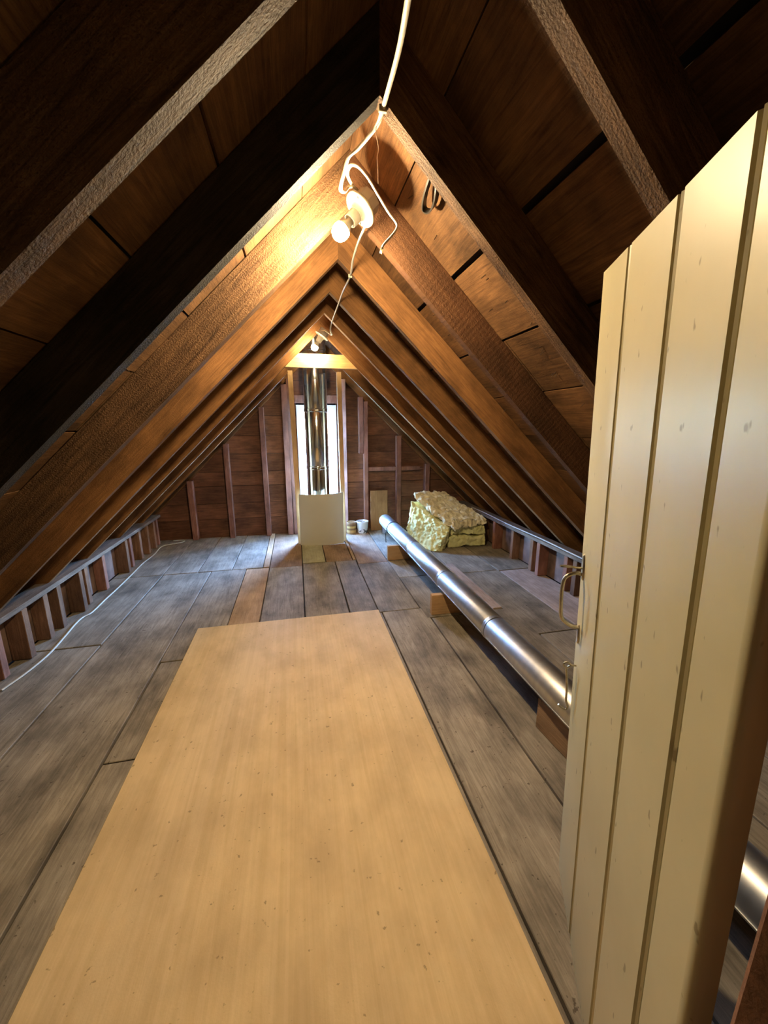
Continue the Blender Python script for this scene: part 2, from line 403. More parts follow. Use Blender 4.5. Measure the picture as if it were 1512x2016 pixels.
def roof_boards(sgn, cuts, gaps):
    for i in range(len(cuts)-1):
        g = gaps.get(i, random.uniform(0.003, 0.007))
        ysp = random.choice((1.72, 2.24, 0.72, 2.76))
        s0 = None if i == 0 else cuts[i]
        for y0, y1 in ((Y0, ysp-0.002), (ysp+0.002, Y1-0.012)):
            dt = random.uniform(0, 0.003)
            ridge_prism('roof_board', sgn, cuts[i+1]-g, B0+dt, B1, y0, y1, 'roof', ce, s0=s0)
roof_boards(1, [0, 0.115, 0.48, 0.826, 1.144, 1.46, 1.78, 2.09, 2.41, 2.72, 3.03, 3.35], {0: 0.005, 1: 0.022, 2: 0.013, 3: 0.009})
roof_boards(-1, [0, 0.128, 0.442, 0.76, 1.06, 1.38, 1.69, 2.0, 2.31, 2.62, 2.93, 3.25], {1: 0.009, 2: 0.008, 4: 0.012})

RAFT = [(-0.30, -0.255), (0.20, 0.245), (0.695, 0.74), (1.188, 1.235), (1.732, 1.778), (2.218, 2.264), (2.732, 2.78), (3.215, 3.262), (3.785, 3.83), (4.335, 4.38), (4.795, 4.845)]
for i, (y0, y1) in enumerate(RAFT):
    for sgn in (-1, 1):
        mat = 'rough' if i == 2 or (i == 3 and sgn > 0) else ('mossy_shaded' if i == 3 else ('rough' if (i == 4 and sgn < 0) else ('sawn' if i == 4 else 'rafter')))
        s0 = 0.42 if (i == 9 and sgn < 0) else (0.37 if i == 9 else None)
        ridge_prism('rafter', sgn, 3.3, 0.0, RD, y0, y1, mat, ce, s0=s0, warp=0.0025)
# collar tie on the tenth pair, trapezoid cut to the rafters
zt, zb = 1.965, 1.845
def xl(z): return RX-(ZA-z)/TL
def xr(z): return RX+(ZA-z)/TR
e = 0.012
vs = []
for y in (3.79, 3.825):
    vs += [(xl(zb)+0.002, y, zb), (xr(zb)-0.002, y, zb), (xr(zt)-0.002, y, zt), (xl(zt)+0.002, y, zt)]
vs = [(x-RX, y-3.8, z-zb) for x, y, z in vs]
mk('collar_tie', vs, [(0, 1, 2, 3), (4, 7, 6, 5), (0, 4, 5, 1), (1, 5, 6, 2), (2, 6, 7, 3), (3, 7, 4, 0)], 'pine_x', ce, T(RX, 3.8, zb))
# nail points poking through the boards
nm = None
def nail(sgn, s, y, ln, tilt):
    global nm
    th, m4, ys = SIDES[sgn]
    m = m4 @ T(s, ys*y, B0+0.001) @ Matrix.Rotation(math.pi, 4, 'X') @ Matrix.Rotation(tilt[0], 4, 'X') @ Matrix.Rotation(tilt[1], 4, 'Y')
    if nm is None:
        o = lathe('nail', [(0.0016, 0), (0.0016, 0.016), (0.0003, 0.022)], 'nail', ce, m, seg=6); nm = o.data
    else:
        o = bpy.data.objects.new('nail', nm); link(o, ce, m @ Matrix.Diagonal((1, 1, ln, 1)))
for sgn, n_ in ((1, 46), (-1, 14)):
    for k in range(n_):
        row = random.choice([0.16, 0.30, 0.42, 0.55, 0.68, 0.78, 0.92, 1.04, 1.22, 1.35])
        y = random.choice([random.uniform(1.26, 1.68), random.uniform(1.26, 1.68), random.uniform(1.78, 2.2)])
        nail(sgn, row+random.uniform(-0.015, 0.015), y, random.uniform(0.5, 1.3), (random.uniform(-0.3, 0.3), random.uniform(-0.3, 0.3)))

# ---- gable wall with the window opening
WX0, WX1, WZ0, WZ1 = 0.015, 0.485, 0.22, 1.565
def gable_outline(extra=0.0):
    t = B1+0.003
    zl = ZA+t/math.cos(thl); zr = ZA+t/math.cos(thr); zz = min(zl, zr)-0.001
    return zz
ZR = gable_outline()
def roof_z(x, below=0.0):
    return ZR-(RX-x)*TL-below if x < RX else ZR-(x-RX)*TR-below
def wall_piece(name, x0, x1, z0, z1, y0, y1, mat, parent, clip=0.004):
    """board on a gable, cut to the roof slope where it meets it"""
    xs = sorted(set([x0, x1] + [x for x in (RX,) if x0 < x < x1] + [x for x in
         [RX-(ZR-clip-zz)/TL for zz in (z0, z1)] + [RX+(ZR-clip-zz)/TR for zz in (z0, z1)] if x0 < x < x1]))
    xs = [x for x in xs if roof_z(x, clip) > z0-1e-4]
    if len(xs) < 2: return None
    low = [(x, z0) for x in (xs[0], xs[-1])]
    top = [(x, max(z0, min(z1, roof_z(x, clip)))) for x in reversed(xs)]
    poly = low + [p for p in top if not any(abs(p[0]-q[0]) < 1e-5 and abs(p[1]-q[1]) < 1e-5 for q in low)]
    if len(poly) < 3: return None
    cx = sum(p[0] for p in poly)/len(poly); cz = sum(p[1] for p in poly)/len(poly); cy = (y0+y1)/2
    n = len(poly)
    vs = [(x-cx, y0-cy, z-cz) for x, z in poly] + [(x-cx, y1-cy, z-cz) for x, z in poly]
    fs = [tuple(range(n)), tuple(range(2*n-1, n-1, -1))] + [(i, (i+1) % n, (i+1) % n+n, i+n) for i in range(n)]
    return mk(name, vs, fs, mat, parent, T(cx, cy, cz))

bx0, bx1 = RX-2.6, RX+2.7
zap = ZR+0.04
o = [(bx0, -0.12), (WX0, -0.12), (WX0, WZ0), (WX1, WZ0), (WX1, -0.12), (bx1, -0.12), (bx1, 0.0), (RX, zap+0.02), (bx0, 0.0)]
def slab_with_hole(name, y0, y1, mat):
    vx = [(bx0, -0.12), (WX0, -0.12), (WX1, -0.12), (bx1, -0.12), (bx1, 0.02), (WX1, roof_z(WX1)+0.05), (RX, zap+0.01), (WX0, roof_z(WX0)+0.05), (bx0, 0.02),
          (WX0, WZ0), (WX1, WZ0), (WX1, WZ1), (WX0, WZ1)]
    polys = [(0, 1, 9, 12, 7, 8), (1, 2, 10, 9), (2, 3, 4, 5, 11, 10), (12, 11, 5, 6, 7)]
    n = len(vx); vs = [(x, y0, z) for x, z in vx] + [(x, y1, z) for x, z in vx]; fs = []
    for p in polys: fs += [p, tuple(i+n for i in reversed(p))]
    for lp in ((0, 1, 2, 3, 4, 5, 6, 7, 8), (9, 10, 11, 12)):
        for i in range(len(lp)): a, b = lp[i], lp[(i+1) % len(lp)]; fs.append((a, b, b+n, a+n))
    return mk(name, vs, fs, mat)
wb = tag(slab_with_hole('wall_back', BACK+0.024, BACK+0.06, 'skin'), 'reddish brown boarded gable end wall with open studs', 'wall', kind='structure')
z = -0.01; rows = []
while z < 2.35:
    hgt = random.choice((0.17, 0.19, 0.21, 0.23)); rows.append((z, z+hgt)); z += hgt
for (za, zb2) in rows:
    g = random.uniform(0.003, 0.006); y = BACK+random.uniform(-0.004, 0.002)
    segs = [(-2.0, WX0-0.0), (WX1, 2.5)] if (zb2 > WZ0 and za < WZ1) else [(-2.0, 0.9), (0.903, 2.5)]
    for x0, x1 in segs:
        wall_piece('gable_board', x0, x1, za+g/2, zb2-g/2, y, BACK+0.022, 'gable', wb)
YS = 4.755
def stud(x0, x1, z0=0.0, z1=3.0, mat='stud', y0=YS, y1=BACK-0.006):
    z1 = min(z1, min(roof_z(x0), roof_z(x1))-0.205 if z1 > 2.5 else z1)
    box('stud', (x0, y0, z0+0.0), (x1, y1, z1), mat, wb, bev=0.003, rot=Matrix.Rotation(random.uniform(-0.006, 0.006), 4, 'Y'))
for x0, x1 in ((-1.25, -1.19), (-0.83, -0.775), (-0.41, -0.355)): stud(x0, x1)
stud(-0.15, -0.085); stud(-0.083, -0.03)
stud(0.535, 0.60, mat='lit_stud')
stud(0.815, 0.865); stud(0.755, 0.81, z0=0.985); stud(1.235, 1.295); stud(1.62, 1.68)
box('cross_brace', (0.868, YS+0.01, 0.765), (1.232, YS+0.06, 0.815), 'stud', wb, bev=0.003)
box('cross_brace', (1.298, YS+0.012, 0.765), (1.55, YS+0.06, 0.815), 'stud', wb, bev=0.003)
box('window_header', (WX0-0.03, YS+0.02, WZ1+0.02), (WX1+0.03, BACK-0.008, WZ1+0.11), 'stud', wb, bev=0.003)

# ---- window
wn = tag(empty('window_1', ((WX0+WX1)/2, 4.87, WZ0)), 'narrow white framed window in the gable behind the chimney', 'window', kind='structure')
fw = 0.038
box('frame', (WX0, 4.80, WZ0), (WX0+fw, 4.905, WZ1), 'white', wn, bev=0.003)
box('frame', (WX1-fw, 4.80, WZ0), (WX1, 4.905, WZ1), 'white', wn, bev=0.003)
box('frame', (WX0+fw, 4.80, WZ1-0.05), (WX1-fw, 4.905, WZ1), 'white', wn, bev=0.003)
box('sill', (WX0+fw, 4.78, WZ0), (WX1-fw, 4.905, WZ0+0.035), 'white', wn, bev=0.003)
zm = 0.90
for za, zb2, yy in ((WZ0+0.036, zm+0.015, 4.845), (zm-0.015, WZ1-0.051, 4.875)):
    sa = box('sash', (WX0+fw+0.001, yy, za), (WX0+fw+0.026, yy+0.025, zb2), 'white', wn, bev=0.002)
    box('sash', (WX1-fw-0.026, yy, za), (WX1-fw-0.001, yy+0.025, zb2), 'white', wn, bev=0.002)
    box('sash', (WX0+fw+0.027, yy, zb2-0.028), (WX1-fw-0.027, yy+0.025, zb2), 'white', wn, bev=0.002)
    box('sash', (WX0+fw+0.027, yy, za), (WX1-fw-0.027, yy+0.025, za+0.028), 'white', wn, bev=0.002)
    m, n, l, b = nodes('window_glass')
    b.inputs['Base Color'].default_value = (1, 1, 1, 1)
    gl = n.new('ShaderNodeBsdfTransparent'); gs = n.new('ShaderNodeBsdfGlossy'); gs.inputs['Roughness'].default_value = 0.02
    mx = n.new('ShaderNodeMixShader'); mx.inputs[0].default_value = 0.05
    l.new(gl.outputs[0], mx.inputs[1]); l.new(gs.outputs[0], mx.inputs[2]); l.new(mx.outputs[0], n['Material Output'].inputs[0])
    M['glass'] = m
    box('pane', (WX0+fw+0.027, yy+0.01, za+0.029), (WX1-fw-0.027, yy+0.014, zb2-0.029), 'glass', wn)
tag(box('ground', (-60, 5.2, -3.4), (60, 90, -3.2), 'ground'), 'pale open ground outside below the window', 'ground', kind='structure')

# ---- knee walls
def knee(name, sgn, xin, label):
    o = xin + sgn*0.10
    k = tag(box(name, (min(o, o+sgn*0.02), Y0+0.05, 0.0005), (max(o, o+sgn*0.02), 4.745, 0.30), 'kneeback'), label, 'wall', kind='structure')
    box('top_plate', (min(xin, xin+sgn*0.12), Y0+0.05, 0.305), (max(xin, xin+sgn*0.12), 4.745, 0.335), 'plate', k, bev=0.004)
    ys = [2.23, 2.42, 2.64, 2.78, 3.02, 3.14, 3.41, 3.80, 3.95, 4.17, 4.34, 4.54, 4.66] if sgn < 0 else [2.2, 2.46, 2.56, 2.90, 3.02, 3.36, 3.7, 4.0, 4.3, 4.6]
    y = 1.9
    while y > Y0+0.2: ys.append(y); y -= 0.33
    for y in ys:
        dx = random.uniform(0.0, 0.03)
        a, b = xin+sgn*dx, xin+sgn*0.099
        box('stud', (min(a, b), y-0.024, 0.0005), (max(a, b), y+0.024, 0.304), random.choice(('knee', 'knee', 'stud')), k, bev=0.003)
    return k
knee('wall_left', -1, -1.56, 'low knee wall of short studs under the eave, white cord along its foot')
knee('wall_right', 1, 2.06, 'low knee wall of short studs under the eave behind the insulation')
# ---- unseen wall behind the camera, set close and pale to bounce light
wf = mk('wall_front', [(RX-2.6, -0.61, -0.12), (RX+2.7, -0.61, -0.12), (RX+2.7, -0.61, 0.02), (RX, -0.61, ZR+0.03), (RX-2.6, -0.61, 0.02),
                       (RX-2.6, -0.56, -0.12), (RX+2.7, -0.56, -0.12), (RX+2.7, -0.56, 0.02), (RX, -0.56, ZR+0.03), (RX-2.6, -0.56, 0.02)],
        [(0, 1, 2, 3, 4), (9, 8, 7, 6, 5)] + [(i, (i+1) % 5, (i+1) % 5+5, i+5) for i in range(5)], 'bounce_plaster')
tag(wf, 'unseen gable wall at the stair end, made pale to bounce light', 'wall', kind='structure')

# ---- door
dC = Vector((0.7186, 0.7722, 0.02)); dw = Vector((-0.02724, 0.02314, 0.99936)).normalized()
du = Vector((-0.47095, -0.88213, 0.0)); du = (du - dw*du.dot(dw)).normalized(); dn = du.cross(dw)   # dn points to the room side seen
DM = Matrix(((du.x, -dn.x, dw.x, dC.x), (du.y, -dn.y, dw.y, dC.y), (du.z, -dn.z, dw.z, dC.z), (0, 0, 0, 1)))  # local x along, y into the door, z up
dr = tag(empty('door_1', m4=DM), 'low cream painted board door standing open, iron pull handle', 'door', kind='structure')
DT = 0.024
def dtop(u): return 1.632-0.095*u
def door_plank(u0, u1, first=False, last=False):
    lft = [(u0, DT), (u0, 0.010), (u0+0.003, 0.010), (u0+0.005, 0.0)] if not first else \
          [(u0, DT), (u0, 0.008), (u0+0.002, 0.003), (u0+0.007, 0.0)]
    rgt = [(u1-0.016, 0.0), (u1-0.014, 0.004), (u1-0.011, 0.005), (u1-0.008, 0.001), (u1-0.004, 0.003), (u1-0.003, 0.010), (u1-0.0005, 0.010), (u1-0.0005, DT)] if not last else \
          [(u1-0.0145, 0.0), (u1-0.0135, 0.0), (u1-0.008, 0.001), (u1-0.003, 0.0035), (u1-0.0005, 0.008), (u1, 0.0135), (u1, 0.0145), (u1, DT)]
    pr = lft+rgt; n = len(pr); c = (u0+u1)/2
    vs = [(u-c, d, 0.0) for u, d in pr] + [(u-c, d, dtop(u)) for u, d in pr]
    fs = [tuple(range(n)), tuple(range(2*n-1, n-1, -1))] + [(i, (i+1) % n, (i+1) % n+n, i+n) for i in range(n)]
    return mk('door_plank', vs, fs, 'door', dr, DM @ T(c, 0, 0), smooth=True, auto=40)
door_plank(0.0, 0.187, first=True); door_plank(0.187, 0.388); door_plank(0.388, 0.552); door_plank(0.552, 0.648, last=True)
def dbox(name, lo, hi, mat, parent, bev=0.0):
    c = [(a+b)/2 for a, b in zip(lo, hi)]; h = [(b-a)/2 for a, b in zip(lo, hi)]
    bm = bmesh.new(); vs = [bm.verts.new((sx*h[0], sy*h[1], sz*h[2])) for sx in (-1, 1) for sy in (-1, 1) for sz in (-1, 1)]
    for f in BOXF: bm.faces.new([vs[i] for i in f])
    if bev: bmesh.ops.bevel(bm, geom=list(bm.edges), offset=bev, segments=1, affect='EDGES')
    return from_bm(name, bm, mat, parent, DM @ T(*c))
for zc in (0.22, 1.32): dbox('batten', (0.03, DT+0.0005, zc-0.06), (0.62, DT+0.023, zc+0.06), 'door', dr, 0.004)
# pull handle with thumb latch
hd = tube('handle', [(0.032, -0.002, 0.945), (0.032, -0.018, 0.948), (0.032, -0.040, 0.935), (0.032, -0.046, 0.905), (0.032, -0.046, 0.860), (0.032, -0.042, 0.825), (0.032, -0.022, 0.806), (0.032, -0.002, 0.802)],
          0.0058, 0.0048, 'brass', dr, m4=DM)
hd['label'] = 'iron pull handle'
bm = bmesh.new()
def oval(bm, cz, ru, rz, y0, y1, cu=0.032, seg=16):
    a = [bm.verts.new((cu+ru*math.cos(2*math.pi*k/seg), y0, cz+rz*math.sin(2*math.pi*k/seg))) for k in range(seg)]
    b = [bm.verts.new((cu+ru*0.8*math.cos(2*math.pi*k/seg), y1, cz+rz*0.86*math.sin(2*math.pi*k/seg))) for k in range(seg)]
    bm.faces.new(a); bm.faces.new(b)
    for k in range(seg): bm.faces.new((a[k], a[(k+1) % seg], b[(k+1) % seg], b[k]))
oval(bm, 0.965, 0.011, 0.036, 0.0, -0.004)
oval(bm, 0.785, 0.008, 0.028, 0.0, -0.004)
from_bm('back_plate', bm, 'brass', hd, DM)
bm = bmesh.new()
oval2 = [(0.032+0.007*math.cos(2*math.pi*k/12), -0.040+0.015*math.sin(2*math.pi*k/12)) for k in range(12)]
a = [bm.verts.new((u, y, 0.963)) for u, y in oval2]; b = [bm.verts.new((u, y, 0.966)) for u, y in oval2]
bm.faces.new(a); bm.faces.new(b)
for k in range(12): bm.faces.new((a[k], a[(k+1) % 12], b[(k+1) % 12], b[k]))
from_bm('thumb_latch', bm, 'brass', hd, DM)
tube('latch_stem', [(0.032, 0.0, 0.962), (0.032, -0.014, 0.962), (0.032, -0.03, 0.964)], 0.004, 0.003, 'brass', hd, m4=DM)
# hook and eye
hk = tube('hook', [(0.032, -0.016, 0.690), (0.031, -0.022, 0.680), (0.031, -0.020, 0.655), (0.031, -0.018, 0.620), (0.031, -0.018, 0.588), (0.031, -0.013, 0.570), (0.031, -0.018, 0.560), (0.031, -0.030, 0.566), (0.031, -0.036, 0.572)],
          0.0028, 0.0028, 'brass', dr, m4=DM)
hk['label'] = 'hanging iron hook'
tube('screw_eye', [(0.032, 0.0, 0.694), (0.032, -0.012, 0.694), (0.032, -0.020, 0.701), (0.032, -0.029, 0.697), (0.032, -0.028, 0.688), (0.032, -0.019, 0.687), (0.032, -0.012, 0.693)], 0.0024, 0.0024, 'brass', hk, m4=DM)
# hinge post of the stair opening
jp = tag(empty('door_frame', (0.38, 0.10, 0.0)), 'dark wooden post of the stair door frame beside the open door', 'door frame', kind='structure')
box('post', (0.335, 0.055, 0.0), (0.43, 0.155, 1.50), 'gable', jp, bev=0.004)
box('skirting_strip', (0.432, 0.05, 0.0), (0.60, 0.075, 0.60), 'gable', jp, bev=0.003)

# ================================================================== THINGS
# plywood sheet
tag(box('plywood_sheet', (-0.695, 0.09, 0.0035), (0.525, 2.527, 0.0165), 'ply', bev=0.0012), 'large pale plywood sheet lying on the floor boards', 'plywood')

# ---- chimney pipe
CX, CY, CR = 0.228, 4.50, 0.128
cp = tag(empty('chimney_pipe', (CX, CY, 0)), 'tall shiny stainless steel chimney pipe in front of the window', 'chimney')
for z0, z1 in ((0.0, 0.86), (0.86, 1.49), (1.49, 2.12), (2.12, 2.75)):
    lathe('pipe_section', [(CR-0.003, z0+0.002), (CR, z0+0.008), (CR, z1-0.012), (CR-0.003, z1-0.004), (CR-0.003, z1-0.002)], 'steel', cp, T(CX, CY, 0), seg=48, auto=60)
for z0 in (0.86, 1.49, 2.12):
    bd = lathe('locking_band', [(CR+0.001, z0-0.02), (CR+0.006, z0-0.016), (CR+0.003, z0-0.006), (CR+0.003, z0+0.006), (CR+0.006, z0+0.016), (CR+0.001, z0+0.02)], 'steel', cp, T(CX, CY, 0), seg=48, auto=60, cap=False)
    bd['label'] = 'bright locking band'
    box('band_clip', (CX-0.012, CY-CR-0.016, z0-0.012), (CX+0.02, CY-CR-0.004, z0+0.012), 'steel', bd, bev=0.002)

# ---- beige panel standing before the pipe
def panel():
    nx, nz = 18, 6; x0, x1, hgt = -0.008, 0.478, 0.585
    top, bot = [], []
    vs = []
    for th in (0, 0.006):
        for j in range(nz+1):
            for i in range(nx+1):
                f = i/nx; v = j/nz
                yb = 4.285-0.03*f; bul = (0.045+0.05*v)*(1-(2*f-1)**2)
                vs.append((x0+(x1-x0)*f+0.004*v-0.235, yb-bul+th-4.27, v*(hgt+0.012*f)))
    n1 = (nx+1)*(nz+1); fs = []
    for j in range(nz):
        for i in range(nx):
            a = j*(nx+1)+i; fs += [(a, a+1, a+nx+2, a+nx+1), (a+n1, a+nx+1+n1, a+nx+2+n1, a+1+n1)]
    rim = [i for i in range(nx+1)] + [(j*(nx+1)+nx) for j in range(1, nz+1)] + [nz*(nx+1)+i for i in range(nx-1, -1, -1)] + [j*(nx+1) for j in range(nz-1, 0, -1)]
    for a, b in zip(rim, rim[1:]+rim[:1]): fs.append((a, b, b+n1, a+n1))
    return mk('curved_panel', vs, fs, 'panel', None, T(0.235, 4.27, 0.001), smooth=True, auto=50)
tag(panel(), 'curved beige sheet standing on the floor before the chimney pipe', 'panel')

# ---- pine studs at both sides of the pipe
tag(box('chimney_stud', (-0.045, 4.335, 0.0), (0.005, 4.40, 1.885), 'pine', bev=0.002, rot=Matrix.Rotation(-0.012, 4, 'Y')), 'new pine stud beside the chimney pipe, at the double red stud side', 'stud', 'new pine studs framing the chimney')
tag(box('chimney_stud', (0.462, 4.335, 0.0), (0.51, 4.40, 1.885), 'pine', bev=0.002, rot=Matrix.Rotation(-0.008, 4, 'Y')), 'new pine stud beside the chimney pipe, nearest the tin can', 'stud', 'new pine studs framing the chimney')

# ---- lamps
def lamp(name, c, d, bulbmat, label, boxed=True):
    m4 = axis_matrix(c, d); t = empty(name, m4=m4)
    tag(t, label, 'lamp', 'bare bulb lamp holders at the ridge')
    lathe('junction_box', [(0.034, -0.052), (0.044, -0.050), (0.046, -0.046), (0.046, -0.004), (0.044, -0.002)], 'box', t, m4, seg=8, auto=30)
    dsk = lathe('lamp_base', [(0.050, -0.002), (0.061, 0.001), (0.063, 0.006), (0.062, 0.011), (0.057, 0.0135), (0.050, 0.012), (0.043, 0.010), (0.034, 0.013), (0.029, 0.022), (0.0275, 0.034)], 'porcelain', t, m4, seg=40, auto=60)
    for a in (0.6, 0.6+math.pi):
        box2 = bmesh.new(); bmesh.ops.create_cube(box2, size=1.0)
        bmesh.ops.scale(box2, vec=(0.009, 0.005, 0.002), verts=box2.verts)
        from_bm('screw_slot', box2, 'dark', dsk, m4 @ Matrix.Rotation(a, 4, 'Z') @ T(0.052, 0, 0.0128))
    lathe('socket', [(0.026, 0.034), (0.0255, 0.050), (0.024, 0.068), (0.021, 0.069), (0.018, 0.064)], 'porcelain', t, m4, seg=32, auto=40)
    lathe('bulb_light_shield', [(0.0135, 0.060), (0.0135, 0.074), (0.0152, 0.080), (0.019, 0.088), (0.0255, 0.100), (0.0282, 0.107), (0.0282, 0.1075)], 'porcelain', t, m4, seg=24)  # opaque collar added to keep bulb light off the porcelain base
    pr = [(0.0284, 0.1078), (0.0295, 0.112), (0.030, 0.122), (0.0285, 0.133), (0.0235, 0.144), (0.015, 0.151), (0.004, 0.1535)]
    lathe('bulb', pr, bulbmat, t, m4, seg=28, auto=70)
    return t
lamp('bulb_lamp', (0.274, 1.600, 2.103), (-0.66, -0.14, -0.74), 'bulb', 'white porcelain lamp holder with glowing bulb and loose white cable loops')
lamp('bulb_lamp', (0.268, 3.690, 2.105), (-0.55, 0.05, -0.80), 'bulb2', 'small glowing bulb in a lamp holder just above the pine collar tie')

# ---- cables
cab_top = [(0.215, 0.55, 2.03), (0.217, 0.7, 2.05), (0.227, 0.8, 2.06), (0.257, 1.0, 2.118), (0.266, 1.19, 2.145), (0.266, 1.26, 2.15), (0.25, 1.3, 2.145), (0.223, 1.35, 2.137), (0.199, 1.38, 2.13), (0.191, 1.42, 2.115), (0.184, 1.46, 2.099), (0.186, 1.49, 2.095), (0.203, 1.52, 2.107), (0.223, 1.56, 2.144), (0.250, 1.590, 2.158), (0.285, 1.62, 2.150)]
t = tag(tube('electric_cable', cab_top, 0.0062, 0.0042, 'cable'), 'white flat cable from the ridge down into the lamp holder by the black strap', 'cable')
box('cable_clip', (0.255, 1.196, 2.137), (0.277, 1.206, 2.153), 'copper', t, bev=0.001)
stub = [(0.290, 1.63, 2.16), (0.250, 1.61, 2.172), (0.222, 1.57, 2.18), (0.22, 1.55, 2.192), (0.23, 1.52, 2.189), (0.25, 1.5, 2.173), (0.278, 1.48, 2.134), (0.31, 1.47, 2.084), (0.343, 1.46, 2.033), (0.372, 1.46, 2.001), (0.364, 1.46, 1.975), (0.328, 1.46, 1.936), (0.320, 1.46, 1.92)]
t = tag(tube('cable_end', stub, 0.0062, 0.0040, 'cable'), 'loose cut cable end looping over the lamp holder by the black strap', 'cable')
for dx in (-0.004, 0.0, 0.004):
    tube('bare_wire', [(0.320+dx*0.5, 1.46+dx, 1.925), (0.316+dx, 1.46+dx, 1.905)], 0.0014, 0.0014, 'copper', t, seg=6, n=2)
run = [(0.312, 1.62, 2.10), (0.301, 1.64, 2.079), (0.297, 1.68, 2.073), (0.301, 1.85, 2.095), (0.308, 2.05, 2.105), (0.319, 2.24, 2.096), (0.312, 2.5, 2.102), (0.311, 2.76, 2.1), (0.301, 3.1, 2.079), (0.296, 3.2, 2.043), (0.318, 3.3, 2.03), (0.31, 3.45, 2.07), (0.285, 3.58, 2.12), (0.262, 3.66, 2.135), (0.275, 3.69, 2.125)]
t = tag(tube('electric_cable', run, 0.0058, 0.0040, 'cable'), 'white cable running under the ridge between the two bulbs', 'cable')
box('cable_clip', (0.309, 2.235, 2.088), (0.329, 2.243, 2.104), 'copper', t, bev=0.001)
tag(tube('hanging_string', [(0.262, 1.27, 2.16), (0.262, 1.27, 2.132), (0.269, 1.27, 2.097), (0.265, 1.27, 2.076), (0.267, 1.27, 2.043), (0.268, 1.27, 2.01)], 0.0013, 0.0013, 'string', seg=6), 'short thin pinkish string hanging under the ridge', 'string')
fc = [(-1.46, 4.75, 0.01), (-1.39, 4.77, 0.006), (-1.335, 4.73, 0.006), (-1.365, 4.66, 0.006), (-1.52, 4.56, 0.006), (-1.512, 4.278, 0.006), (-1.528, 4.0, 0.006), (-1.517, 3.7, 0.006), (-1.509, 3.379, 0.006), (-1.509, 3.173, 0.006), (-1.504, 2.959, 0.006), (-1.529, 2.887, 0.006), (-1.53, 2.792, 0.006), (-1.508, 2.615, 0.006), (-1.49, 2.421, 0.006), (-1.50, 2.25, 0.006), (-1.53, 2.1, 0.006)]
tag(tube('floor_cord', fc, 0.0065, 0.0055, 'cable'), 'thin white cord lying on the floor along the low stud wall', 'cord')
tag(tube('wall_cable', [(2.075, 4.3, 0.342), (2.08, 3.91, 0.343), (2.07, 3.4, 0.342), (2.085, 2.9, 0.342), (2.07, 2.36, 0.343), (2.08, 1.6, 0.342), (2.075, 0.8, 0.342)], 0.0075, 0.006, 'cable_grey'), 'grey cable lying on the knee wall plate behind the insulation', 'cable')

# ---- black bent strap hung by the near rafter
def strap():
    th, m4, ys = SIDES[1]
    path = spline([(0.178, 1.37, 0.128), (0.186, 1.41, 0.122), (0.202, 1.479, 0.112), (0.222, 1.525, 0.108), (0.243, 1.515, 0.112), (0.243, 1.47, 0.116), (0.225, 1.425, 0.124), (0.206, 1.40, 0.132)], 8)
    P = [Vector((s, ys*y, t)) for s, y, t in path]; vs = []; fs = []
    for i, p in enumerate(P):
        tg = (P[min(i+1, len(P)-1)]-P[max(i-1, 0)]).normalized(); nn = Vector((0, 0, 1)); sd = tg.cross(nn).normalized()
        for a, b in ((-1, -1), (1, -1), (1, 1), (-1, 1)): vs.append(p+sd*0.0028*a+nn*0.011*b)
    for i in range(len(P)-1):
        for k in range(4): k2 = (k+1) % 4; fs.append((i*4+k, i*4+k2, i*4+4+k2, i*4+4+k))
    fs += [(0, 1, 2, 3), tuple(len(vs)-4+k for k in range(4))]
    return mk('bent_strap', vs, fs, 'black', None, m4)
tag(strap(), 'black bent strap hanging against the lit roof boards', 'strap')

# ---- galvanised duct
DA, DB, DR = Vector((0.985, 4.34, 0.226)), Vector((1.045, 0.22, 0.226)), 0.0735
dd = (DB-DA).normalized()
dt_ = tag(empty('metal_duct', (1.0, 2.4, 0.15)), 'long round galvanised metal duct lying on wood blocks', 'duct')
ys = [4.34, 3.95, 3.20, 2.46, 1.75, 1.02, 0.22]
for i in range(len(ys)-1):
    p0 = DA + dd*((DA.y-ys[i])/-dd.y); L = (ys[i]-ys[i+1])/-dd.y
    m4 = axis_matrix(p0, dd)
    sec = lathe('duct_section', [(DR-0.008, 0.0), (DR-0.008, 0.004), (DR-0.001, 0.006), (DR, 0.008), (DR, L-0.03), (DR-0.001, L-0.028), (DR+0.0015, L-0.02), (DR-0.001, L-0.012), (DR, L-0.008), (DR, L-0.001), (DR-0.002, L)] if i < len(ys)-2 else [(DR-0.008, 0.0), (DR-0.008, 0.004), (DR-0.001, 0.006), (DR, 0.008), (DR, L)], 'galv', dt_, m4, seg=40, auto=40, cap=False)
    ang = random.uniform(-0.3, 0.3)
    # folded lengthwise seam, low on the room side
    sm = Vector((-0.93, 0, -0.36)).normalized()
    bm = bmesh.new(); bmesh.ops.create_cube(bm, size=1.0); bmesh.ops.scale(bm, vec=(0.010, 0.004, L-0.06), verts=bm.verts)
    z_ = dd; y_ = (sm-z_*sm.dot(z_)).normalized(); x_ = y_.cross(z_); c_ = p0+dd*(L/2)+y_*(DR+0.0004)
    from_bm('lock_seam', bm, 'galv_dark', sec, Matrix(((x_.x, y_.x, z_.x, c_.x), (x_.y, y_.y, z_.y, c_.y), (x_.z, y_.z, z_.z, c_.z), (0, 0, 0, 1))))
